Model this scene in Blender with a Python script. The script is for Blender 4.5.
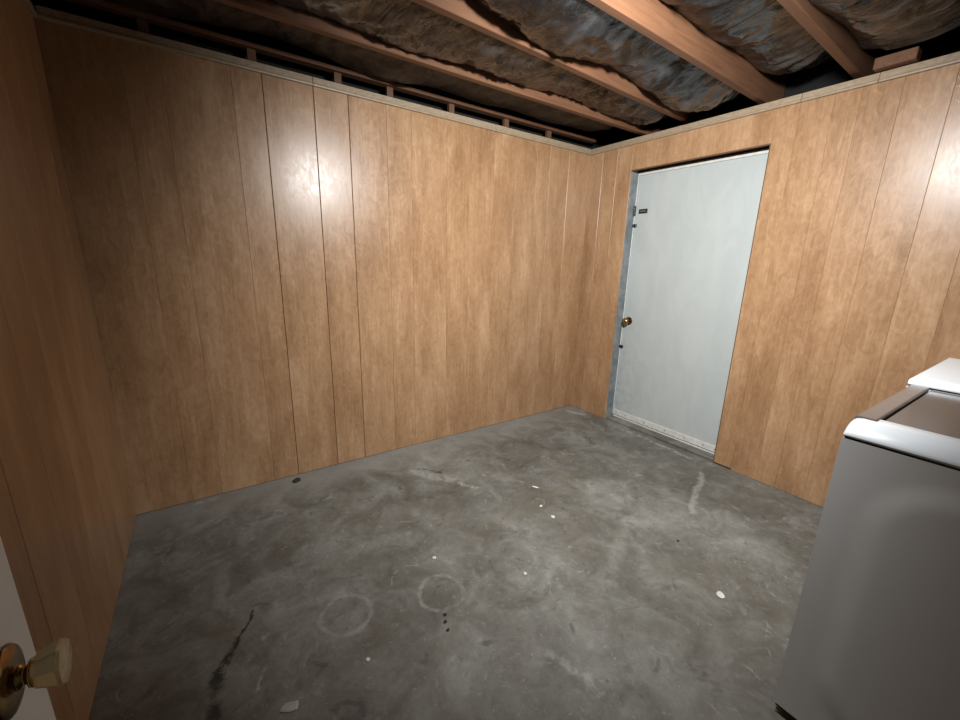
import bpy, bmesh, math, random
from mathutils import Vector, Matrix, noise

random.seed(7)
scene = bpy.context.scene
C = scene.collection
for o in list(bpy.data.objects):
    bpy.data.objects.remove(o)

# ------------------------------------------------------------------ camera
cam_d = bpy.data.cameras.new('camera')
cam = bpy.data.objects.new('camera', cam_d)
C.objects.link(cam)
right = Vector((0.82573873, -0.5635447, 0.023936))
up = Vector((0.11591413, 0.21106835, 0.97057409))
fwd = Vector((0.55201401, 0.79866609, -0.23961011))
m = Matrix.Identity(4)
for i in range(3):
    m[i][0], m[i][1], m[i][2] = right[i], up[i], -fwd[i]
m.translation = Vector((-2.7782, -2.4776, 1.3169))
cam.matrix_world = m
cam_d.sensor_width = 36.0
cam_d.lens = 399.87 * 36.0 / 960.0
cam_d.clip_start = 0.02
scene.camera = cam

# ------------------------------------------------------------------ world, exposure
world = bpy.data.worlds.new('world')
scene.world = world
world.use_nodes = True
world.node_tree.nodes['Background'].inputs[0].default_value = (0.62, 0.80, 1.0, 1)
world.node_tree.nodes['Background'].inputs[1].default_value = 0.04
scene.view_settings.view_transform = 'Standard'
scene.view_settings.look = 'None'
scene.view_settings.gamma = 1.0
scene.view_settings.use_curve_mapping = False
scene.view_settings.exposure = 0.0

LAMP_POS = Vector((-1.765, -1.965, 2.095))
LAMP_AIM = Vector((0.53, 0.64, -0.54)).normalized()
LAMP_POWER = 36.5
LAMP_SPREAD = 153.0

# ------------------------------------------------------------------ room numbers (metres)
H = 2.229          # top of the panelling
W = 3.195          # length of the back wall
FRONT = -2.90      # wall behind the camera
D1, D2, DH = 0.406, 1.327, 2.0   # doorway in the right wall
JZ = 2.26          # underside of joists
CEIL = 2.47        # underside of the subfloor

# ------------------------------------------------------------------ node helpers
class NT:
    def __init__(s, name):
        s.m = bpy.data.materials.new(name)
        s.m.use_nodes = True
        s.t = s.m.node_tree
        s.b = s.t.nodes['Principled BSDF']
    def n(s, typ, **k):
        nd = s.t.nodes.new(typ)
        for a, v in k.items():
            setattr(nd, a, v)
        return nd
    def put(s, sock, v):
        if hasattr(v, 'is_linked') or isinstance(v, bpy.types.NodeSocket):
            s.t.links.new(v, sock)
        else:
            if isinstance(v, (tuple, list)) and len(v) == 3 and sock.type == 'RGBA':
                v = (*v, 1)
            sock.default_value = v
    def math(s, op, a, b=None, c=None, clamp=False):
        nd = s.n('ShaderNodeMath', operation=op, use_clamp=clamp)
        s.put(nd.inputs[0], a)
        if b is not None: s.put(nd.inputs[1], b)
        if c is not None: s.put(nd.inputs[2], c)
        return nd.outputs[0]
    def vmath(s, op, a, b=None, scale=None):
        nd = s.n('ShaderNodeVectorMath', operation=op)
        s.put(nd.inputs[0], a)
        if b is not None: s.put(nd.inputs[1], b)
        if scale is not None: s.put(nd.inputs['Scale'], scale)
        return nd.outputs['Value'] if op in ('LENGTH', 'DOT_PRODUCT', 'DISTANCE') else nd.outputs[0]
    def noise(s, vec, scale, detail=3, rough=0.55, dist=0.0):
        nd = s.n('ShaderNodeTexNoise')
        s.put(nd.inputs['Vector'], vec)
        s.put(nd.inputs['Scale'], scale); s.put(nd.inputs['Detail'], detail)
        s.put(nd.inputs['Roughness'], rough); s.put(nd.inputs['Distortion'], dist)
        return nd.outputs[0]
    def ramp(s, fac, stops):
        nd = s.n('ShaderNodeValToRGB')
        s.put(nd.inputs[0], fac)
        el = nd.color_ramp.elements
        while len(el) < len(stops): el.new(0.5)
        for e, (pos, col) in zip(el, stops):
            e.position = pos
            e.color = (*col, 1) if len(col) == 3 else col
        return nd.outputs[0]
    def smooth(s, v, lo, hi, a=0.0, b=1.0):
        nd = s.n('ShaderNodeMapRange', interpolation_type='SMOOTHSTEP')
        s.put(nd.inputs[0], v); s.put(nd.inputs[1], lo); s.put(nd.inputs[2], hi)
        s.put(nd.inputs[3], a); s.put(nd.inputs[4], b)
        return nd.outputs[0]
    def mix(s, fac, a, b, blend='MIX'):
        nd = s.n('ShaderNodeMix', data_type='RGBA', blend_type=blend)
        s.put(nd.inputs[0], fac); s.put(nd.inputs[6], a); s.put(nd.inputs[7], b)
        return nd.outputs[2]
    def pos(s):
        return s.n('ShaderNodeNewGeometry').outputs['Position']
    def objco(s):
        return s.n('ShaderNodeTexCoord').outputs['Object']
    def bump(s, h, strength=0.2, dist=0.01):
        nd = s.n('ShaderNodeBump')
        s.put(nd.inputs['Strength'], strength); s.put(nd.inputs['Distance'], dist)
        s.put(nd.inputs['Height'], h)
        s.t.links.new(nd.outputs[0], s.b.inputs['Normal'])
    def set(s, **k):
        for a, v in k.items():
            s.put(s.b.inputs[a.replace('_', ' ')], v)
        return s.m

def plain(name, col, rough=0.5, metal=0.0, vary=0.12, scale=20.0, bump=0.0, **k):
    t = NT(name)
    f = t.noise(t.objco(), scale, 4)
    c = t.mix(t.smooth(f, 0.3, 0.7), tuple(x * (1 - vary) for x in col), tuple(min(1, x * (1 + vary)) for x in col))
    t.set(Base_Color=c, Roughness=rough, Metallic=metal, **k)
    if bump: t.bump(f, bump, 0.004)
    return t.m

# wood-grain wall panelling: grain runs up the wall
def make_panel_wood():
    t = NT('panel_wood')
    P = t.pos()
    sx = t.n('ShaderNodeSeparateXYZ'); t.put(sx.inputs[0], P)
    across = t.math('ADD', sx.outputs[0], sx.outputs[1])
    rnd = t.n('ShaderNodeObjectInfo').outputs['Random']
    cx = t.n('ShaderNodeCombineXYZ')
    t.put(cx.inputs[0], across); t.put(cx.inputs[1], t.math('MULTIPLY', rnd, 17.0)); t.put(cx.inputs[2], sx.outputs[2])
    v = cx.outputs[0]
    vs = t.vmath('MULTIPLY', v, (1, 1, 0.055))
    v2 = t.vmath('MULTIPLY', v, (1, 1, 0.22))
    v3 = t.vmath('MULTIPLY', v, (1, 1, 0.55))
    streak = t.noise(vs, 95, 5, 0.6, 0.4)
    band = t.noise(v2, 9, 3, 0.5, 0.6)
    fig = t.noise(v3, 26, 4, 0.6, 1.6)
    blotch = t.noise(v3, 3.2, 2)
    s1 = t.math('MULTIPLY_ADD', streak, 0.36, t.math('MULTIPLY', band, 0.55))
    s2 = t.math('MULTIPLY_ADD', fig, 0.44, s1)
    s3 = t.math('MULTIPLY_ADD', blotch, 0.25, s2)
    s3 = t.math('ADD', s3, t.math('MULTIPLY', t.math('SUBTRACT', rnd, 0.5), 0.055))
    col = t.ramp(s3, [(0.50, (0.190, 0.099, 0.047)), (0.72, (0.282, 0.159, 0.080)), (0.84, (0.334, 0.197, 0.104)), (1.02, (0.408, 0.258, 0.148))])
    # small dark pores
    pore = t.noise(t.vmath('MULTIPLY', v, (1, 1, 0.12)), 260, 2)
    col = t.mix(t.smooth(pore, 0.62, 0.78, 0, 0.35), col, (0.13, 0.072, 0.036))
    t.set(Base_Color=col, Roughness=t.smooth(fig, 0.2, 0.8, 0.29, 0.37))
    t.b.inputs['Specular IOR Level'].default_value = 0.5
    wave = t.noise(v3, 11, 2, 0.5, 0.8)
    hgt = t.math('MULTIPLY_ADD', wave, 1.0, t.math('MULTIPLY', streak, 0.12))
    t.bump(hgt, 0.035, 0.012)
    return t.m

def make_trim_wood():
    t = NT('trim_wood')
    P = t.vmath('MULTIPLY', t.pos(), (1, 1, 3))
    f = t.noise(P, 45, 4, 0.6)
    col = t.ramp(f, [(0.35, (0.245, 0.185, 0.120)), (0.65, (0.330, 0.258, 0.178))])
    return t.set(Base_Color=col, Roughness=0.45)

def make_joist_wood():
    t = NT('joist_wood')
    rnd = t.n('ShaderNodeObjectInfo').outputs['Random']
    P = t.vmath('ADD', t.pos(), t.vmath('SCALE', (1.3, 0.7, 0.4), scale=t.math('MULTIPLY', rnd, 9)))
    f = t.noise(t.vmath('MULTIPLY', P, (0.05, 1, 1)), 70, 4, 0.6, 0.6)
    g = t.noise(t.vmath('MULTIPLY', P, (0.3, 1, 1)), 6, 2)
    s = t.math('MULTIPLY_ADD', f, 0.6, t.math('MULTIPLY', g, 0.5))
    col = t.ramp(s, [(0.36, (0.088, 0.036, 0.016)), (0.55, (0.132, 0.058, 0.026)), (0.74, (0.165, 0.078, 0.036))])
    t.bump(f, 0.15, 0.004)
    return t.set(Base_Color=col, Roughness=0.7)

def make_plastic(name, dark, light, lo, hi, rough=0.2):
    t = NT(name)
    rnd = t.n('ShaderNodeObjectInfo').outputs['Random']
    P = t.vmath('ADD', t.pos(), t.vmath('SCALE', (3.1, 1.7, 0.0), scale=rnd))
    w1 = t.noise(t.vmath('MULTIPLY', P, (1, 0.6, 1)), 7, 3, 0.55, 1.2)
    w2 = t.noise(P, 3.4, 2, 0.5, 0.8)
    # tight pleats that gather in places
    fine = t.noise(t.vmath('MULTIPLY', P, (1, 0.30, 1)), 30, 3, 0.55, 2.6)
    gather = t.smooth(t.noise(P, 4.2, 2, 0.5, 0.4), 0.44, 0.64)
    col = t.mix(t.smooth(t.math('MULTIPLY_ADD', w1, 0.4, t.math('MULTIPLY', w2, 0.6)), lo, hi), dark, light)
    h = t.math('MULTIPLY_ADD', t.math('MULTIPLY', fine, gather), 0.55, w1)
    t.bump(h, 0.55, 0.03)
    t.b.inputs['Specular IOR Level'].default_value = 0.5
    return t.set(Base_Color=col, Roughness=rough)

def make_concrete():
    t = NT('concrete')
    P = t.pos()
    big = t.noise(P, 1.5, 3, 0.55, 0.6)
    mid = t.noise(P, 5.5, 5, 0.62, 1.0)
    fine = t.noise(P, 34, 5, 0.65, 0.3)
    speck = t.noise(P, 120, 2, 0.5)
    s = t.math('MULTIPLY_ADD', mid, 0.6, t.math('MULTIPLY', big, 0.5))
    s = t.math('MULTIPLY_ADD', fine, 0.22, s)
    col = t.ramp(s, [(0.46, (0.061, 0.057, 0.048)), (0.62, (0.105, 0.101, 0.087)), (0.74, (0.154, 0.151, 0.134)), (0.88, (0.226, 0.224, 0.203))])
    # olive-brown staining in the middle of the slab
    st = t.noise(P, 2.3, 3, 0.6, 1.2)
    col = t.mix(t.smooth(st, 0.48, 0.70, 0, 0.45), col, (0.102, 0.087, 0.066))
    # dusty mineral scuffs
    sc = t.noise(t.vmath('MULTIPLY', P, (1, 0.7, 1)), 12, 6, 0.7, 2.0)
    col = t.mix(t.smooth(sc, 0.56, 0.78, 0, 0.60), col, (0.31, 0.308, 0.288))
    col = t.mix(t.smooth(speck, 0.70, 0.80, 0, 0.35), col, (0.26, 0.26, 0.24))
    fl = t.noise(P, 62, 3, 0.6, 0.8)
    col = t.mix(t.math('MULTIPLY', t.smooth(fl, 0.60, 0.72), t.smooth(big, 0.42, 0.60, 0.05, 0.5)), col, (0.30, 0.30, 0.28))
    dk = t.noise(P, 8.5, 5, 0.7, 1.5)
    col = t.mix(t.smooth(dk, 0.30, 0.42, 0.55, 0.0), col, (0.040, 0.036, 0.032))
    # pale strip of old dust beside the back wall
    sy = t.n('ShaderNodeSeparateXYZ'); t.put(sy.inputs[0], P)
    wob = t.math('MULTIPLY_ADD', mid, 0.35, sy.outputs[1])
    col = t.mix(t.smooth(wob, -0.22, 0.12, 0, 0.6), col, (0.235, 0.226, 0.205))
    # warped coordinates for the hand-placed marks
    wn = t.n('ShaderNodeTexNoise'); t.put(wn.inputs['Vector'], P); wn.inputs['Scale'].default_value = 9
    warp = t.vmath('SCALE', t.vmath('SUBTRACT', wn.outputs[1], (0.5, 0.5, 0.5)), scale=0.06)
    wf = t.n('ShaderNodeTexNoise'); t.put(wf.inputs['Vector'], P); wf.inputs['Scale'].default_value = 55; wf.inputs['Detail'].default_value = 3
    warp2 = t.vmath('SCALE', t.vmath('SUBTRACT', wf.outputs[1], (0.5, 0.5, 0.5)), scale=0.035)
    Q = t.vmath('MULTIPLY', t.vmath('ADD', t.vmath('ADD', P, warp), warp2), (1, 1, 0))
    brk = t.noise(P, 21, 4, 0.7)
    def ring(cx, cy, r, wd, amt):
        nonlocal col
        d = t.vmath('DISTANCE', t.vmath('ADD', P, t.vmath('ADD', t.vmath('SCALE', warp, scale=0.6), t.vmath('SCALE', warp2, scale=0.5))), (cx, cy, 0))
        e = t.math('ABSOLUTE', t.math('SUBTRACT', d, r))
        k = t.math('MULTIPLY', t.smooth(e, wd * 0.25, wd, 1, 0), t.smooth(brk, 0.36, 0.62, 0.06, amt))
        col = t.mix(k, col, (0.30, 0.30, 0.275))
    ring(-2.468, -1.178, 0.090, 0.013, 0.38)
    ring(-2.117, -1.280, 0.090, 0.013, 0.50)
    def seg(a, b, wd, amt, c, thr=(0.38, 0.55)):
        nonlocal col
        ax, ay = a; dx, dy = b[0] - ax, b[1] - ay
        pa = t.vmath('SUBTRACT', Q, (ax, ay, 0))
        h = t.math('DIVIDE', t.vmath('DOT_PRODUCT', pa, (dx, dy, 0)), dx * dx + dy * dy, clamp=True)
        d = t.vmath('DISTANCE', pa, t.vmath('SCALE', (dx, dy, 0), scale=h))
        k = t.math('MULTIPLY', t.smooth(d, wd * 0.2, wd, 1, 0), t.smooth(brk, thr[0], thr[1], 0.05, amt))
        col = t.mix(k, col, c)
    PALE = (0.33, 0.33, 0.30); DARK = (0.02, 0.018, 0.015)
    seg((-2.755, -0.971), (-2.822, -1.077), 0.007, 1.0, DARK, (0.2, 0.4))
    seg((-2.822, -1.077), (-2.882, -1.196), 0.022, 1.0, DARK, (0.36, 0.52))
    seg((-2.882, -1.196), (-2.90, -1.36), 0.032, 0.9, DARK, (0.36, 0.55))
    seg((-1.80, -0.36), (-1.60, -0.60), 0.05, 0.40, PALE)
    seg((-1.76, -0.33), (-1.66, -0.44), 0.014, 0.7, DARK)
    seg((-1.62, -0.62), (-1.56, -0.72), 0.02, 0.6, PALE)
    seg((-1.932, -1.724), (-1.884, -1.84), 0.026, 0.42, PALE)
    seg((-1.884, -1.838), (-1.90, -1.90), 0.022, 0.42, PALE)
    seg((-0.70, -1.55), (-0.22, -1.36), 0.026, 0.42, PALE, (0.2, 0.5))
    seg((-1.15, -1.25), (-0.98, -1.52), 0.06, 0.20, PALE)
    seg((-1.50, -1.62), (-1.05, -1.40), 0.05, 0.20, PALE)
    seg((-0.14, -0.08), (-0.08, -0.24), 0.03, 0.8, PALE)
    seg((-0.05, -0.5), (-0.06, -1.2), 0.03, 0.6, PALE, (0.45, 0.6))
    seg((-2.781, -1.306), (-2.76, -1.25), 0.012, 0.6, PALE)
    seg((-2.95, -0.03), (-2.86, -0.03), 0.02, 0.8, PALE)
    t.set(Base_Color=col, Roughness=t.smooth(mid, 0.3, 0.7, 0.52, 0.78))
    t.bump(t.math('MULTIPLY_ADD', fine, 0.4, mid), 0.25, 0.006)
    return t.m

M = {}
M['panel'] = make_panel_wood()
M['trim'] = make_trim_wood()
M['joist'] = make_joist_wood()
M['poly'] = make_plastic('insulation_plastic', (0.010, 0.009, 0.009), (0.060, 0.060, 0.062), 0.46, 0.66, 0.17)
M['kraft'] = make_plastic('insulation_dark_paper', (0.018, 0.010, 0.007), (0.035, 0.022, 0.016), 0.40, 0.65, 0.55)
M['concrete'] = make_concrete()
M['backing'] = plain('dark_backing', (0.03, 0.02, 0.013), 0.9)
M['block'] = plain('foundation_shade_black', (0.009, 0.008, 0.008), 0.95)  # near black stands in for the shade in the gaps above the panelling
M['subfloor'] = plain('subfloor_board', (0.10, 0.06, 0.03), 0.9)
M['edge'] = plain('raw_edge_shaded_stud', (0.10, 0.05, 0.025), 0.8)  # raw sawn edges, and the studs darkened as if in shade
M['door'] = None
def make_door_paint():
    t = NT('door_paint')
    P = t.pos()
    n1 = t.noise(t.vmath('MULTIPLY', P, (1, 1, 0.4)), 7, 5, 0.65, 1.0)
    n2 = t.noise(P, 22, 4, 0.7)
    col = t.mix(t.smooth(n1, 0.35, 0.65), (0.355, 0.385, 0.378), (0.385, 0.415, 0.408))
    sep = t.n('ShaderNodeSeparateXYZ'); t.put(sep.inputs[0], P)
    # grime rubbed in along the latch edge and low down
    near = t.smooth(sep.outputs[1], -0.72, -0.42)
    low = t.smooth(sep.outputs[2], 1.35, 0.15)
    g = t.math('MULTIPLY', t.math('MULTIPLY', near, low), t.smooth(n2, 0.36, 0.72, 0.0, 0.45))
    col = t.mix(g, col, (0.20, 0.20, 0.18))
    t.bump(n2, 0.04, 0.003)
    return t.set(Base_Color=col, Roughness=0.42)
M['door'] = make_door_paint()
M['white'] = plain('white_strip', (0.50, 0.50, 0.47), 0.5, vary=0.1, scale=30)
M['greywood'] = plain('grey_weathered_jamb', (0.15, 0.165, 0.172), 0.7, vary=0.25, scale=14)
M['black'] = plain('black_hardware', (0.012, 0.012, 0.012), 0.4)
M['steel'] = plain('steel', (0.45, 0.44, 0.42), 0.35, 1.0)
M['brass'] = plain('brass', (0.50, 0.33, 0.12), 0.22, 1.0)
M['agedbrass'] = plain('aged_brass', (0.20, 0.125, 0.05), 0.20, 1.0, vary=0.3)
M['enamel'] = plain('white_enamel', (0.60, 0.60, 0.59), 0.35, vary=0.015, scale=6)
M['topwhite'] = plain('white_top_lit', (0.76, 0.81, 0.85), 0.28, vary=0.015, scale=6)  # appliance white made lighter and bluer: light on the tops put into colour
M['taupe'] = plain('taupe_border', (0.12, 0.095, 0.08), 0.30, vary=0.05)
M['glasslid'] = plain('dark_glass_lid', (0.016, 0.013, 0.011), 0.16, vary=0.1)
M['hollowwhite'] = plain('interior_door_paint', (0.76, 0.83, 0.90), 0.4, vary=0.03)
M['chip'] = plain('white_chip', (0.55, 0.54, 0.50), 0.6)
M['greychip'] = plain('dull_chip', (0.36, 0.35, 0.33), 0.8)
M['debris'] = plain('dark_debris', (0.02, 0.018, 0.015), 0.9)
M['lampmetal'] = plain('lamp_aluminium', (0.55, 0.55, 0.55), 0.3, 1.0)
def make_knob_glass():
    t = NT('knob_glass')
    n = t.noise(t.objco(), 60, 3)
    t.bump(n, 0.25, 0.003)
    return t.set(Base_Color=(0.88, 0.78, 0.46), Roughness=0.14, IOR=1.5, Transmission_Weight=0.5)
M['knobglass'] = make_knob_glass()
def make_bulb():
    t = NT('bulb_glow')
    t.set(Base_Color=(0.9, 0.9, 0.9), Emission_Color=(1, 0.97, 0.92), Emission_Strength=12.0)
    return t.m
M['bulb'] = make_bulb()

# ------------------------------------------------------------------ object helpers
def obj(name, bm, mat, parent=None, smooth=False, loc=None):
    bmesh.ops.recalc_face_normals(bm, faces=bm.faces[:])
    me = bpy.data.meshes.new(name)
    bm.to_mesh(me); bm.free()
    if smooth:
        for p in me.polygons: p.use_smooth = True
    for mm in (mat if isinstance(mat, list) else [mat]): me.materials.append(M[mm])
    o = bpy.data.objects.new(name, me)
    C.objects.link(o)
    if parent: o.parent = parent
    if loc: o.location = loc
    return o
def empty(name, loc=(0, 0, 0), rz=0.0):
    o = bpy.data.objects.new(name, None)
    o.empty_display_size = 0.1
    C.objects.link(o); o.location = loc; o.rotation_euler = (0, 0, rz)
    return o
def tag(o, label, cat, group=None):
    o['label'] = label; o['category'] = cat
    if group: o['group'] = group
    return o
def structure(o, label=None, cat=None):
    o['kind'] = 'structure'
    if label: o['label'] = label
    if cat: o['category'] = cat
    return o
def box(x0, x1, y0, y1, z0, z1, bevel=0.0, bm=None, seg=1):
    b = bmesh.new()
    vs = [b.verts.new((x, y, z)) for x in (x0, x1) for y in (y0, y1) for z in (z0, z1)]
    for f in ((0, 1, 3, 2), (4, 6, 7, 5), (0, 4, 5, 1), (2, 3, 7, 6), (0, 2, 6, 4), (1, 5, 7, 3)):
        b.faces.new([vs[i] for i in f])
    bmesh.ops.recalc_face_normals(b, faces=b.faces[:])
    if bevel > 0:
        bmesh.ops.bevel(b, geom=b.edges[:], offset=bevel, segments=seg, affect='EDGES', profile=0.5)
    if bm is None: return b
    me = bpy.data.meshes.new('tmp'); b.to_mesh(me); b.free(); bm.from_mesh(me); bpy.data.meshes.remove(me)
    return bm
def frame_of(axis):
    a = Vector(axis).normalized()
    t = Vector((0, 0, 1)) if abs(a.z) < 0.9 else Vector((1, 0, 0))
    u = t.cross(a).normalized(); v = a.cross(u)
    return a, u, v
def lathe(profile, origin, axis, n=24, bm=None, twist=0.0):
    """profile: list of (radius, distance along axis)"""
    b = bm or bmesh.new()
    a, u, v = frame_of(axis); o = Vector(origin)
    rings = []
    for r, d in profile:
        if r < 1e-6: rings.append([b.verts.new(o + a * d)])
        else: rings.append([b.verts.new(o + a * d + (u * math.cos(2 * math.pi * (i + twist) / n) + v * math.sin(2 * math.pi * (i + twist) / n)) * r) for i in range(n)])
    for A, B in zip(rings, rings[1:]):
        for i in range(n):
            j = (i + 1) % n
            if len(A) == 1 and len(B) == 1: continue
            if len(A) == 1: b.faces.new((A[0], B[i], B[j]))
            elif len(B) == 1: b.faces.new((A[i], B[0], A[j]))
            else: b.faces.new((A[i], B[i], B[j], A[j]))
    if len(rings[0]) > 1: b.faces.new(rings[0])
    if len(rings[-1]) > 1: b.faces.new(rings[-1])
    return b
def tube(points, r, n=8):
    b = bmesh.new(); prev = None
    pts = [Vector(p) for p in points]
    for i, p in enumerate(pts):
        d = (pts[min(i + 1, len(pts) - 1)] - pts[max(i - 1, 0)])
        a, u, v = frame_of(d)
        ring = [b.verts.new(p + (u * math.cos(2 * math.pi * k / n) + v * math.sin(2 * math.pi * k / n)) * r) for k in range(n)]
        if prev:
            for k in range(n): b.faces.new((prev[k], ring[k], ring[(k + 1) % n], prev[(k + 1) % n]))
        else: b.faces.new(ring)
        prev = ring
    b.faces.new(prev)
    return b

# ------------------------------------------------------------------ floor
structure(obj('floor', box(-3.5, 0.5, -3.6, 0.35, -0.12, 0.0), 'concrete'), 'stained grey concrete slab floor', 'floor')

# ------------------------------------------------------------------ wall panelling
def plank_mesh(a0, a1, z0, z1, place, cham=0.0011, thick=0.006, gap=0.0):
    """a board in wall coordinates: a along the wall, depth into the room (0 = face)"""
    a0 += gap; a1 -= gap
    sec = [(a0, -thick), (a0, -cham), (a0 + cham, 0.0), (a1 - cham, 0.0), (a1, -cham), (a1, -thick)]
    b = bmesh.new()
    lo = [b.verts.new(place(a, d, z0)) for a, d in sec]
    hi = [b.verts.new(place(a, d, z1)) for a, d in sec]
    n = len(sec)
    for i in range(n):
        j = (i + 1) % n
        b.faces.new((lo[i], lo[j], hi[j], hi[i]))
    b.faces.new(lo); b.faces.new(hi)
    return b

back = lambda a, d, z: (a, -d, z)             # a = x, room is at -y
rightp = lambda a, d, z: (-d, a, z)           # a = y, room is at -x
leftp = lambda a, d, z: (-W + d, a, z)        # a = y, room is at +x
frontp = lambda a, d, z: (a, FRONT + d, z)    # a = x, room is at +y

def panelling(parent, edges, z0, z1, place, dark=()):
    for a0, a1 in zip(edges, edges[1:]):
        a0, a1 = min(a0, a1), max(a0, a1)
        g0 = 0.0012 if any(abs(a0 - s) < 0.01 for s in dark) else 0.0001
        g1 = 0.0012 if any(abs(a1 - s) < 0.01 for s in dark) else 0.0001
        bm = plank_mesh(a0 + g0, a1 - g1, z0, z1, place, 0.0018 if max(g0, g1) > 0.001 else 0.0014)
        obj('plank', bm, 'panel', parent)

wall_back = structure(obj('wall_back', box(-W - 0.01, 0.09, 0.0065, 0.012, 0.0, H - 0.004), 'backing'),
                      'wood-grain panelled wall facing the camera, left of the white door', 'wall')
GB = [-W - 0.006, -2.958, -2.819, -2.551, -2.417, -2.177, -1.995, -1.775, -1.617, -1.367, -1.192, -0.986, -0.789, -0.587, -0.453, -0.25, 0.005]
panelling(wall_back, GB, 0.004, H, back, dark=(-2.417, -2.177, -1.995))
for sx in (-2.86, -2.448, -2.035, -1.735, -1.315, -0.865, -0.45):
    obj('stud', box(sx - 0.019, sx + 0.019, 0.030, 0.056, 0.0, 2.2955), 'edge', wall_back)  # darker wood here: shade behind the panelling put into the colour
obj('top_plate', box(-3.25, 0.05, 0.004, 0.056, 2.296, 2.314), 'joist', wall_back)

wall_right = structure(obj('wall_right', box(0.0065, 0.012, -D1 + 0.004, 0.0, 0.0, H - 0.004), 'backing'),
                       'wood-grain panelled wall around the white door', 'wall')
obj('backing_board', box(0.0065, 0.012, FRONT, -D2 - 0.004, 0.0, H - 0.004), 'backing', wall_right)
obj('backing_board', box(0.0065, 0.012, -D2 - 0.004, -D1 + 0.004, DH + 0.006, H - 0.004), 'backing', wall_right)
panelling(wall_right, [-0.0003, -0.13, -0.27, -D1], 0.003, H, rightp)
panelling(wall_right, [-D1, -0.60, -0.83, -1.05, -1.21, -D2], DH + 0.012, H, rightp)
panelling(wall_right, [-D2, -1.44], 0.012, H, rightp)
panelling(wall_right, [-1.44, -1.588, -1.693, -1.839, -2.005, -2.16, -2.40, -2.56, FRONT + 0.002], 0.002, H, rightp)

wall_left = structure(obj('wall_left', box(-W - 0.012, -W - 0.0065, FRONT, 0.0, 0.0, H - 0.004), 'backing'),
                      'dim wood-grain panelled wall at the left edge', 'wall')
panelling(wall_left, [-0.0003, -0.17, -0.40, -0.55, -0.78, -0.98, -1.21, -1.37, -1.62, -1.80, -2.05, -2.22, -2.43, -2.63, FRONT + 0.002], 0.003, H, leftp, dark=(-1.21,))

DX0, DX1 = -3.06, -2.10            # doorway behind the camera
wall_front = structure(obj('wall_front', box(DX1 + 0.03, 0.012, FRONT - 0.012, FRONT - 0.0065, 0.0, H - 0.004), 'backing'),
                       'wood-grain panelled wall behind the camera', 'wall')
panelling(wall_front, [DX1 + 0.03, -1.9, -1.7, -1.45, -1.22, -1.0, -0.8, -0.55, -0.3, -0.008], 0.003, H, frontp)
panelling(wall_front, [-W + 0.002, DX0 - 0.03], 0.003, H, frontp)
panelling(wall_front, [DX0 - 0.03, -2.8, -2.55, -2.3, DX1 + 0.03], 2.07, H, frontp)
obj('door_jamb', box(DX0 - 0.03, DX0, FRONT - 0.11, FRONT + 0.006, 0.0, 2.07, 0.002), 'white', wall_front)
obj('door_jamb', box(DX1, DX1 + 0.03, FRONT - 0.11, FRONT + 0.006, 0.0, 2.07, 0.002), 'white', wall_front)
obj('door_head', box(DX0, DX1, FRONT - 0.11, FRONT + 0.006, 2.045, 2.07, 0.002), 'white', wall_front)

# foundation behind the panelling: the gap over the panelling opens on to it, its shade painted in
def foundation(name, *b): return structure(obj(name, box(*b), 'block'), None, 'wall')
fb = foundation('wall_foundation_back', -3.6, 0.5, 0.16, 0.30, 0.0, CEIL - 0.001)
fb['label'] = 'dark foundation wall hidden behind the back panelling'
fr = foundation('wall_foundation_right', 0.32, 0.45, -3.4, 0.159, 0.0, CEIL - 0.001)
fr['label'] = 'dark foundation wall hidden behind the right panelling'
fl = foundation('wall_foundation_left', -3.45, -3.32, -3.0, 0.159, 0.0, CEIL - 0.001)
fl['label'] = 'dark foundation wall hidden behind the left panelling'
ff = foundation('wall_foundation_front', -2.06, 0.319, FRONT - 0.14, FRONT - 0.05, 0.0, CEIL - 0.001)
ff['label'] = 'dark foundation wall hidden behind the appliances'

# trim strips along the top of the panelling: flat band with a bead under it
def trim(n, a0, a1, place, label):
    sec = [(0.0005, H + 0.002), (0.006, H + 0.002), (0.007, H - 0.026), (0.013, H - 0.029), (0.0145, H - 0.034), (0.013, H - 0.040), (0.006, H - 0.042), (0.0005, H - 0.042)]
    b = bmesh.new()
    A = [b.verts.new(place(a0, d, z)) for d, z in sec]
    B = [b.verts.new(place(a1, d, z)) for d, z in sec]
    k = len(sec)
    for i in range(k): b.faces.new((A[i], A[(i + 1) % k], B[(i + 1) % k], B[i]))
    b.faces.new(A); b.faces.new(B)
    return structure(obj('trim_%d' % n, b, 'trim'), label, 'trim')
trim(1, -W + 0.015, -2.179, back, 'pale trim strip over the left third of the back panelling')
trim(2, -2.176, -0.988, back, 'pale trim strip over the middle of the back panelling')
trim(3, -0.985, -0.015, back, 'pale trim strip from back panelling into the far corner')
trim(4, -0.001, -1.44, rightp, 'pale trim strip above the white door')
trim(5, -1.443, -1.745, rightp, 'short pale trim strip right of the white door')
trim(6, -1.748, FRONT + 0.01, rightp, 'pale trim strip running out of frame at upper right')
trim(7, -0.001, FRONT + 0.01, leftp, 'dim trim strip along the top of the left wall')

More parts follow.
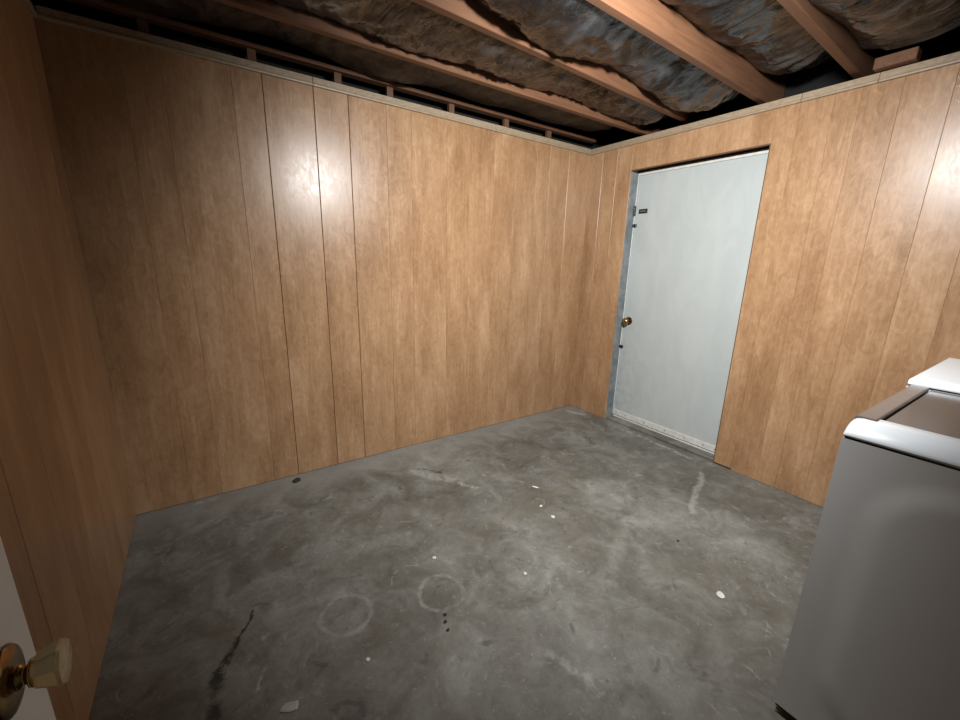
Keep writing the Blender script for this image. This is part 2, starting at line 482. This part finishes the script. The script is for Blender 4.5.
# ------------------------------------------------------------------ ceiling: subfloor, joists, insulation
ceiling = structure(obj('ceiling', box(-3.6, 0.5, -3.4, 0.35, CEIL, CEIL + 0.03), 'subfloor'), 'open joist ceiling under a dark subfloor', 'ceiling')
JT = [(-0.455, -0.010), (-0.795, 0.045), (-1.237, 0.027), (-1.665, 0.026), (-2.07, 0.02), (-2.48, 0.01)]   # south face at x = 0, slope
for y, k in JT:
    o = obj('joist', box(-3.3, 0.30, 0.0, 0.040, JZ, CEIL - 0.001, 0.003), 'joist', ceiling, loc=(0, y, 0))
    o.rotation_euler = (0, 0, math.atan(k))
obj('blocking', box(-0.05, 0.02, -1.87, -1.725, 2.236, 2.285, 0.003), 'joist', ceiling)

def batt(y0, y1, sag, seed, label, mat='poly', edge=0.0, x1=-0.10):
    nx, ny = 170, 22
    x0 = -3.28
    b = bmesh.new(); g = []
    lo_at = (lambda x: y0[0] + y0[1] * x) if isinstance(y0, tuple) else (lambda x: y0)
    hi_at = (lambda x: y1[0] + y1[1] * x) if isinstance(y1, tuple) else (lambda x: y1)
    for i in range(nx + 1):
        row = []
        x = x0 + (x1 - x0) * i / nx
        for j in range(ny + 1):
            s = j / ny
            y = lo_at(x) + (hi_at(x) - lo_at(x)) * s
            p = Vector((x * 1.0, y, seed * 7.3))
            belly = (1 - (2 * s - 1) ** 2)
            e0 = 0.066 + edge + 0.055 * noise.noise(Vector((x * 1.7, seed, 0))) + 0.014 * noise.noise(Vector((x * 9, seed, 3))) + 0.006 * noise.noise(Vector((x * 34, seed, 5)))
            e1 = 0.062 + edge + 0.05 * noise.noise(Vector((x * 1.9, seed, 9)))
            z = JZ + e0 * (1 - s) + e1 * s - sag * belly * (0.75 + 0.6 * noise.noise(Vector((x * 2.2, seed * 3.1, 1))))
            wr = noise.fractal(Vector((x * 4.5, y * 3, seed)), 1.0, 2.0, 3)
            wr2 = 1 - abs(noise.noise(Vector((x * 13 + 2.5 * noise.noise(p * 3), y * 5, seed * 2))))
            amp = min(1.0, 4 * s, 4 * (1 - s)) * 0.85 + 0.15
            z += (0.013 * wr - 0.015 * max(0, wr2 - 0.76) / 0.24) * amp
            # the face tucks up and away where the batt ends short of the door wall
            t = max(0.0, (x - (x1 - 0.16)) / 0.16)
            z += 0.045 * t * t
            row.append(b.verts.new((x, y, min(z, CEIL - 0.02))))
        g.append(row)
    for i in range(nx):
        for j in range(ny):
            b.faces.new((g[i][j], g[i + 1][j], g[i + 1][j + 1], g[i][j + 1]))
    # fibre body above the facing, so that the batt has thickness
    border = [g[i][0] for i in range(nx + 1)] + [g[nx][j] for j in range(1, ny + 1)] + [g[i][ny] for i in range(nx - 1, -1, -1)] + [g[0][j] for j in range(ny - 1, 0, -1)]
    top = [b.verts.new((v.co.x, v.co.y, CEIL - 0.005)) for v in border]
    k = len(border)
    for i in range(k): b.faces.new((border[i], border[(i + 1) % k], top[(i + 1) % k], top[i]))
    b.faces.new(top)
    o = obj('insulation_batt', b, mat, smooth=True)
    return tag(o, label, 'insulation', 'insulation batts between the joists')
G = 0.005
bays = [((JT[0][0] + 0.0405 + G, JT[0][1]), -0.012, 0.02, 1, 'dark brown insulation batt nearest the back wall', 'kraft', 0.01, 0.0),
        ((JT[1][0] + 0.0405 + G, JT[1][1]), (JT[0][0] - G, JT[0][1]), 0.03, 2, 'dark plastic-faced insulation batt in the second ceiling bay from the back wall', 'poly', -0.022, 0.0),
        ((JT[2][0] + 0.0405 + G, JT[2][1]), (JT[1][0] - G, JT[1][1]), 0.06, 3, 'crinkled silvery plastic insulation batt in the third ceiling bay from the back wall', 'poly', -0.015, 0.01),
        ((JT[3][0] + 0.0405 + G, JT[3][1]), (JT[2][0] - G, JT[2][1]), 0.06, 4, 'bulging shiny plastic insulation batt above the right of the white door', 'poly', 0.055, 0.02),
        ((JT[4][0] + 0.0405 + G, JT[4][1]), (JT[3][0] - G, JT[3][1]), 0.06, 5, 'wrinkled plastic insulation batt in the upper right corner', 'poly', 0.0, 0.02),
        ((JT[5][0] + 0.0405 + G, JT[5][1]), (JT[4][0] - G, JT[4][1]), 0.05, 6, 'plastic insulation batt overhead, sixth bay from the back wall', 'poly', 0.0, -0.12),
        (FRONT + 0.01, (JT[5][0] - G, JT[5][1]), 0.04, 7, 'plastic insulation batt overhead, next to the wall behind the camera', 'poly', 0.0, -0.12)]
for y0, y1, sag, seed, label, mat, edge, x1 in bays:
    batt(y0, y1, sag, seed, label, mat, edge, x1)

# ------------------------------------------------------------------ white exterior door in the right wall
door = structure(empty('door_1', (0.12, -0.86, 0.0)), 'pale blue-grey slab door with white bottom sweep set in the panelled wall', 'door')
def dpart(name, bm, mat, parent=None, smooth=False):
    """door parts are modelled in room coordinates, then hung on their parent"""
    par = parent or door
    off = Vector(door.location)
    for v in bm.verts: v.co -= off
    return obj(name, bm, mat, par, smooth)
dpart('slab', box(0.100, 0.142, -1.300, -0.412, 0.035, 2.012, 0.002), 'door')
dpart('jamb', box(0.014, 0.145, -D1 + 0.000, -D1 + 0.030, 0.0, 2.03, 0.002), 'greywood')
dpart('jamb', box(0.014, 0.145, -D2 - 0.030, -D2 + 0.010, 0.0, 2.03, 0.002), 'greywood')
dpart('head_jamb', box(0.014, 0.145, -D2 + 0.011, -D1 - 0.001, 2.020, 2.045, 0.002), 'edge')
dpart('weather_strip', box(0.090, 0.0995, -1.316, -0.407, 1.984, 2.000, 0.001), 'white')
dpart('weather_strip', box(0.092, 0.0995, -0.4135, -0.4065, 0.04, 2.000, 0.001), 'white')
sweep = dpart('bottom_sweep', box(0.090, 0.0995, -1.314, -0.415, 0.038, 0.084, 0.002), 'white')
dpart('sweep_lip', box(0.086, 0.094, -1.31, -0.42, 0.022, 0.034, 0.001), 'white', sweep)
for y in (-0.445, -0.54, -0.72, -0.90, -1.06, -1.20, -1.285):
    dpart('screw', lathe([(0.005, 0), (0.004, 0.002), (0, 0.003)], (0.0905, y, 0.060), (-1, 0, 0), 8), 'black', sweep)
dpart('threshold', box(0.02, 0.15, -D2 + 0.011, -D1 - 0.001, 0.0, 0.020, 0.004), 'concrete')
# slide bolt: plate, its keeper on the jamb, catch below
bolt = dpart('slide_bolt_plate', box(0.094, 0.0998, -0.518, -0.444, 1.706, 1.738, 0.0015), 'black')
dpart('slide_bolt_rod', lathe([(0.004, 0), (0.004, 0.05)], (0.0935, -0.506, 1.722), (0, 1, 0), 10), 'greywood', bolt)
keep = dpart('bolt_keeper', box(0.075, 0.098, -0.417, -0.4065, 1.69, 1.765, 0.002), 'black')
dpart('screw', lathe([(0.004, 0), (0, 0.002)], (0.0745, -0.412, 1.745), (-1, 0, 0), 8), 'steel', keep)
c1 = dpart('door_catch', box(0.086, 0.0998, -0.438, -0.4065, 1.606, 1.630, 0.003), 'black')
dpart('catch_tongue', box(0.080, 0.090, -0.418, -0.407, 1.611, 1.625, 0.002), 'black', c1)
c2 = dpart('door_catch', box(0.086, 0.0998, -0.438, -0.4065, 0.634, 0.658, 0.003), 'black')
dpart('catch_tongue', box(0.080, 0.090, -0.418, -0.407, 0.639, 0.653, 0.002), 'black', c2)
kb = dpart('door_knob', lathe([(0.010, 0), (0.010, 0.022), (0.016, 0.028), (0.025, 0.036), (0.0275, 0.048), (0.025, 0.058), (0.014, 0.064), (0, 0.066)], (0.0995, -0.462, 0.868), (-1, 0, 0), 24), 'brass', None, True)
dpart('rose', lathe([(0.033, 0), (0.033, 0.004), (0.024, 0.009), (0.012, 0.012)], (0.0995, -0.462, 0.868), (-1, 0, 0), 24), 'agedbrass', kb)
# raw sawn edges of the panelling around the opening
dpart('opening_edge', box(0.0, 0.0139, -D2 - 0.002, -D2 + 0.003, 0.012, DH + 0.012), 'edge')
dpart('opening_edge', box(0.0, 0.0139, -D2 + 0.003, -D1, DH + 0.004, DH + 0.0118), 'edge')

# ------------------------------------------------------------------ open interior door at the camera's left
d2 = structure(empty('door_2', (-3.0175, -2.34, 0.0)), 'open white interior door with a glass knob, cut off at lower left', 'door')
def npart(name, bm, mat, parent=None, smooth=False):
    off = Vector(d2.location)
    for v in bm.verts: v.co -= off
    return obj(name, bm, mat, parent or d2, smooth)
npart('slab', box(-3.035, -3.0, -2.82, -1.85, 0.012, 2.03, 0.0015), 'hollowwhite')
for z in (0.25, 1.05, 1.80):
    npart('hinge', lathe([(0.007, 0), (0.007, 0.09)], (-2.997, -2.824, z), (0, 0, 1), 10), 'agedbrass')
npart('latch_plate', box(-3.028, -3.008, -1.8505, -1.8485, 0.835, 0.905), 'agedbrass')
for side, x0, sg in ((1, -3.0, 1), (-1, -3.035, -1)):
    k = (x0, -1.926, 0.870)
    a = (sg, 0, 0)
    r = npart('rose', lathe([(0.037, 0), (0.0375, 0.002), (0.035, 0.005), (0.026, 0.008), (0.017, 0.010), (0.015, 0.010)], k, a, 36), 'agedbrass', None, True)
    npart('shank', lathe([(0.013, 0.008), (0.0125, 0.012), (0.009, 0.014), (0.010, 0.017), (0.0145, 0.019), (0.015, 0.021), (0.0135, 0.0225)], k, a, 28), 'brass', None, True)
    # eight-sided glass knob that widens towards its flat face
    npart('knob', lathe([(0.0145, 0.0222), (0.0190, 0.0250), (0.0240, 0.0380), (0.0255, 0.0430), (0.0235, 0.0460), (0.012, 0.0475), (0, 0.0480)], k, a, 8, None, 0.5), 'knobglass')

# ------------------------------------------------------------------ washer and dryer
def rounded_rect(x0, x1, y0, y1, r, n=6):
    pts = []
    for cx, cy, a0 in ((x1 - r, y1 - r, 0), (x0 + r, y1 - r, 90), (x0 + r, y0 + r, 180), (x1 - r, y0 + r, 270)):
        for i in range(n + 1):
            a = math.radians(a0 + 90 * i / n)
            pts.append((cx + r * math.cos(a), cy + r * math.sin(a)))
    return pts
def loft(loops, cap0=True, cap1=True):
    b = bmesh.new(); rings = [[b.verts.new(p) for p in L] for L in loops]
    n = len(rings[0])
    for A, B in zip(rings, rings[1:]):
        for i in range(n): b.faces.new((A[i], A[(i + 1) % n], B[(i + 1) % n], B[i]))
    if cap0: b.faces.new(rings[0])
    if cap1: b.faces.new(rings[-1])
    return b
def sstep(a, b, v):
    t = max(0, min(1, (v - a) / (b - a))); return t * t * (3 - 2 * t)

def side_panel(w, d, z0, z1):
    """pressed steel side sheet with a round-cornered recess"""
    b = bmesh.new(); ny, nz = 60, 84; g = []
    for i in range(ny + 1):
        row = []
        y = d / 2 - d * i / ny
        for j in range(nz + 1):
            z = z0 + (z1 - z0) * j / nz
            # signed distance to the recess outline
            hx, hz, r = d / 2 - 0.075, (z1 - z0) / 2 - 0.050, 0.15
            qx = abs(y) - hx + r; qz = abs(z - (z0 + z1) / 2) - hz + r
            sd = math.hypot(max(qx, 0), max(qz, 0)) + min(max(qx, qz), 0) - r
            dep = 0.0 - 0.005 * sstep(0.015, -0.050, sd)
            row.append(b.verts.new((-w / 2 + dep, y, z)))
        g.append(row)
    for i in range(ny):
        for j in range(nz): b.faces.new((g[i][j], g[i + 1][j], g[i + 1][j + 1], g[i][j + 1]))
    return b

def appliance(name, label, corner, w, d, rz, seam, kind):
    """corner: the floor point under the visible top-left corner (local -x, +y)"""
    ang = rz
    off = Vector((-w / 2, d / 2, 0)); off.rotate(Matrix.Rotation(ang, 3, 'Z'))
    t = empty(name, (corner[0] - off.x, corner[1] - off.y, 0), ang)
    tag(t, label, kind)
    zb = 0.035
    X0, X1, Y0, Y1 = -w / 2, w / 2, -d / 2, d / 2
    # steel shell: front, back and far side round-cornered, near side pressed
    b = bmesh.new()
    box(X0 + 0.0102, X1, Y0, Y1 - 0.0002, zb, seam - 0.004, 0.004, b)
    cab = obj('cabinet', b, 'enamel', t)
    obj('side_panel', side_panel(w, d, zb, seam - 0.004), 'enamel', t, True)
    obj('toe_gap_shadow', box(X0 + 0.012, X1 - 0.012, Y0 + 0.02, Y1 - 0.004, 0.016, zb + 0.002), 'black', t)  # black box standing in for the shadow in the toe gap
    for fx in (X0 + 0.06, X1 - 0.06):
        for fy in (Y0 + 0.06, Y1 - 0.06):
            obj('foot', lathe([(0.022, 0), (0.022, 0.008), (0.012, 0.012), (0.012, 0.018)], (fx, fy, 0), (0, 0, 1), 12), 'black', t)
    obj('seam', box(X0 + 0.004, X1 - 0.004, Y0 + 0.004, Y1 - 0.004, seam - 0.0055, seam + 0.001), 'black', t)
    if kind == 'washer':
        # broad rounded rim along the near side
        T = seam + 0.040
        prof = [(0.004, seam), (0.001, seam + 0.001), (0.001, seam + 0.007), (0.005, seam + 0.013), (0.014, seam + 0.023), (0.026, seam + 0.031), (0.040, seam + 0.0365), (0.060, T - 0.001), (0.094, T), (0.0975, T - 0.002), (0.098, seam + 0.002)]
        ye = [(Y1 - 0.001, 0.55), (Y1 - 0.0005, 0.80), (Y1 - 0.006, 0.93), (Y1 - 0.018, 1.0), (Y0 + 0.125, 1.0)]
        loops = [[(X0 + k + (0.010 * (1 - q) if k < 0.03 else 0), y, seam + (z - seam) * q) for k, z in prof] for y, q in ye]
        obj('top_rim', loft(loops), 'topwhite', t, True)
        zT = T - 0.003
        obj('deck_border', box(X0 + 0.066, X1 - 0.004, Y1 - 0.044, Y1 + 0.000, seam + 0.003, T + 0.003, 0.005, None, 2), 'taupe', t)
        obj('deck_border', box(X1 - 0.022, X1 - 0.004, Y0 + 0.125, Y1 - 0.0465, seam + 0.003, zT + 0.001, 0.004), 'taupe', t)
        lid = obj('lid', box(X0 + 0.0985, X1 - 0.0225, Y0 + 0.125, Y1 - 0.0465, zT - 0.016, zT - 0.001, 0.003), 'glasslid', t)
        con_y = Y0
    else:
        T = seam + 0.042
        T = seam + 0.022
        prof = [(0.0, seam), (-0.002, seam + 0.004), (-0.001, seam + 0.012), (0.005, seam + 0.018), (0.016, T), (0.05, T + 0.001)]
        loops = [[(x, y, z) for x, y in rounded_rect(X0 + k, X1 - k, Y0 + 0.10 + max(k, 0), Y1 - max(k, 0) * 0.3, 0.008)] for k, z in prof]
        obj('top_panel', loft(loops), 'topwhite', t, True)
    # control console across the rear
    b = bmesh.new()
    prof = [(Y0 + 0.12, seam + 0.002), (Y0 + 0.12, seam + 0.06), (Y0 + 0.07, seam + 0.16), (Y0 + 0.005, seam + 0.165), (Y0 + 0.005, seam + 0.002)]
    A = [b.verts.new((X0 + 0.01, y, z)) for y, z in prof]; B = [b.verts.new((X1 - 0.01, y, z)) for y, z in prof]
    for i in range(5): b.faces.new((A[i], A[(i + 1) % 5], B[(i + 1) % 5], B[i]))
    b.faces.new(A); b.faces.new(B)
    con = obj('control_console', b, 'topwhite', t)
    for i in range(3):
        obj('dial', lathe([(0.028, 0), (0.026, 0.018), (0, 0.02)], (X0 + 0.18 + 0.16 * i, Y0 + 0.095, seam + 0.11), (0, 0.894, 0.447), 16), 'steel', con)
    return t
RZ = math.radians(-1.2)
appliance('washing_machine', 'white washing machine with dark glass lid at lower right', (-1.484, -2.226), 0.627, 0.60, RZ, 0.910, 'washer')
appliance('clothes_dryer', 'white-topped dryer behind the washing machine, cut off by right edge', (-0.846, -2.228), 0.66, 0.60, math.radians(-1.0), 0.947, 'dryer')

# ------------------------------------------------------------------ loose bits on the floor
def flake(name, x, y, r, h, label, cat, mat, group=None, elong=1.0, rot=0.0, n=9):
    b = bmesh.new(); rr = random.Random(int((x * 31 + y * 17) * 1000))
    rad = [r * rr.uniform(0.75, 1.15) for _ in range(n)]
    def loop(z, k):
        out = []
        for i in range(n):
            a = 2 * math.pi * i / n
            px, py = rad[i] * k * math.cos(a) * elong, rad[i] * k * math.sin(a)
            out.append((px * math.cos(rot) - py * math.sin(rot), px * math.sin(rot) + py * math.cos(rot), z))
        return out
    bm = loft([loop(0, 0.9), loop(h * 0.5, 1.0), loop(h, 0.75)])
    o = obj(name, bm, mat, loc=(x, y, 0.0002))
    return tag(o, label, cat, group)
flake('plaster_chip', -1.157, -1.921, 0.018, 0.006, 'largest white chip lying on the floor near the washing machine', 'chip', 'chip', None, 1.15, 0.4)
flake('plaster_chip', -1.374, -1.168, 0.012, 0.005, 'small white chip in the middle of the floor', 'chip', 'chip')
flake('plaster_chip', -1.360, -1.060, 0.008, 0.003, 'tiny elongated white chip behind the small one mid-floor', 'chip', 'chip', None, 1.8, 0.5)
flake('plaster_chip', -1.763, -1.394, 0.009, 0.005, 'round white speck on the floor right of the clearer ring stain', 'chip', 'chip')
flake('plaster_chip', -2.050, -1.095, 0.010, 0.004, 'white speck on the floor just behind the clearer ring stain', 'chip', 'chip')
flake('plaster_chip', -2.462, -1.399, 0.008, 0.004, 'white speck on the floor in front of the fainter ring stain', 'chip', 'chip')
flake('plaster_chip', -2.707, -1.414, 0.019, 0.004, 'dull grey-white chip at the bottom of the frame beside the dark crack', 'chip', 'greychip', None, 1.4, -0.3)
flake('plaster_chip', -1.258, -0.896, 0.008, 0.003, 'thin pale sliver on the floor in front of the far corner', 'chip', 'chip', None, 3.0, -1.0)
flake('debris_clump', -2.442, -0.076, 0.021, 0.014, 'dark clump of dirt against the bottom of the back wall', 'debris', 'debris', None, 1.2, 0.3)
for x, y, w in ((-2.157, -1.386, 'nearest the clearer ring stain'), (-2.172, -1.413, 'in the middle of the row of three'), (-2.180, -1.448, 'nearest the camera in the row of three')):
    flake('dirt_crumb', x, y, 0.0065, 0.004, 'black crumb on the floor ' + w, 'debris', 'debris', 'three black crumbs in a row on the floor', 1.3, 0.6)
flake('dirt_crumb', -0.985, -1.640, 0.007, 0.004, 'single black crumb on bare floor in front of the white door', 'debris', 'debris')

# ------------------------------------------------------------------ clamp lamp just above the frame (it makes the two wall highlights)
lamp = tag(empty('clamp_lamp', LAMP_POS), 'aluminium clamp lamp hanging from a joist above the view', 'lamp')
ax = -LAMP_AIM
rim = LAMP_AIM * 0.012
obj('reflector', (lambda: (lambda b: b)(lathe([(0.070, 0.0), (0.068, 0.015), (0.060, 0.035), (0.044, 0.055), (0.024, 0.066), (0.023, 0.063), (0.042, 0.052), (0.057, 0.034), (0.065, 0.015), (0.068, 0.0)], ax * 0.035, ax, 32)))(), 'lampmetal', lamp, True)
obj('socket', lathe([(0.019, 0.0), (0.021, 0.004), (0.021, 0.05), (0.014, 0.06), (0, 0.062)], ax * 0.095, ax, 20), 'black', lamp, True)
obj('bulb', lathe([(0.010, 0.085), (0.013, 0.075), (0.022, 0.062), (0.026, 0.050), (0.022, 0.038), (0.012, 0.030), (0, 0.028)], (0, 0, 0), ax, 20), 'bulb', lamp, True)
s0 = ax * 0.15
obj('arm', tube([s0, s0 + Vector((-0.01, 0.02, 0.012)), Vector((-0.10, 0.222, 0.10)), Vector((-0.10, 0.222, 0.150))], 0.006), 'steel', lamp, True)
cl = obj('clamp', box(-0.125, -0.075, 0.195, 0.247, 0.120, 0.172, 0.003), 'steel', lamp)
ld = bpy.data.lights.new('clamp_lamp_light', 'SPOT')
ld.energy = LAMP_POWER * 10
ld.color = (0.985, 0.99, 0.985)
ld.spot_size = math.radians(LAMP_SPREAD)
ld.spot_blend = 1.0
ld.shadow_soft_size = 0.065
lo = bpy.data.objects.new('lamp_light', ld)
C.objects.link(lo)
lo.parent = lamp
lo.location = LAMP_AIM * 0.03
lo.rotation_euler = LAMP_AIM.to_track_quat('-Z', 'Y').to_euler()
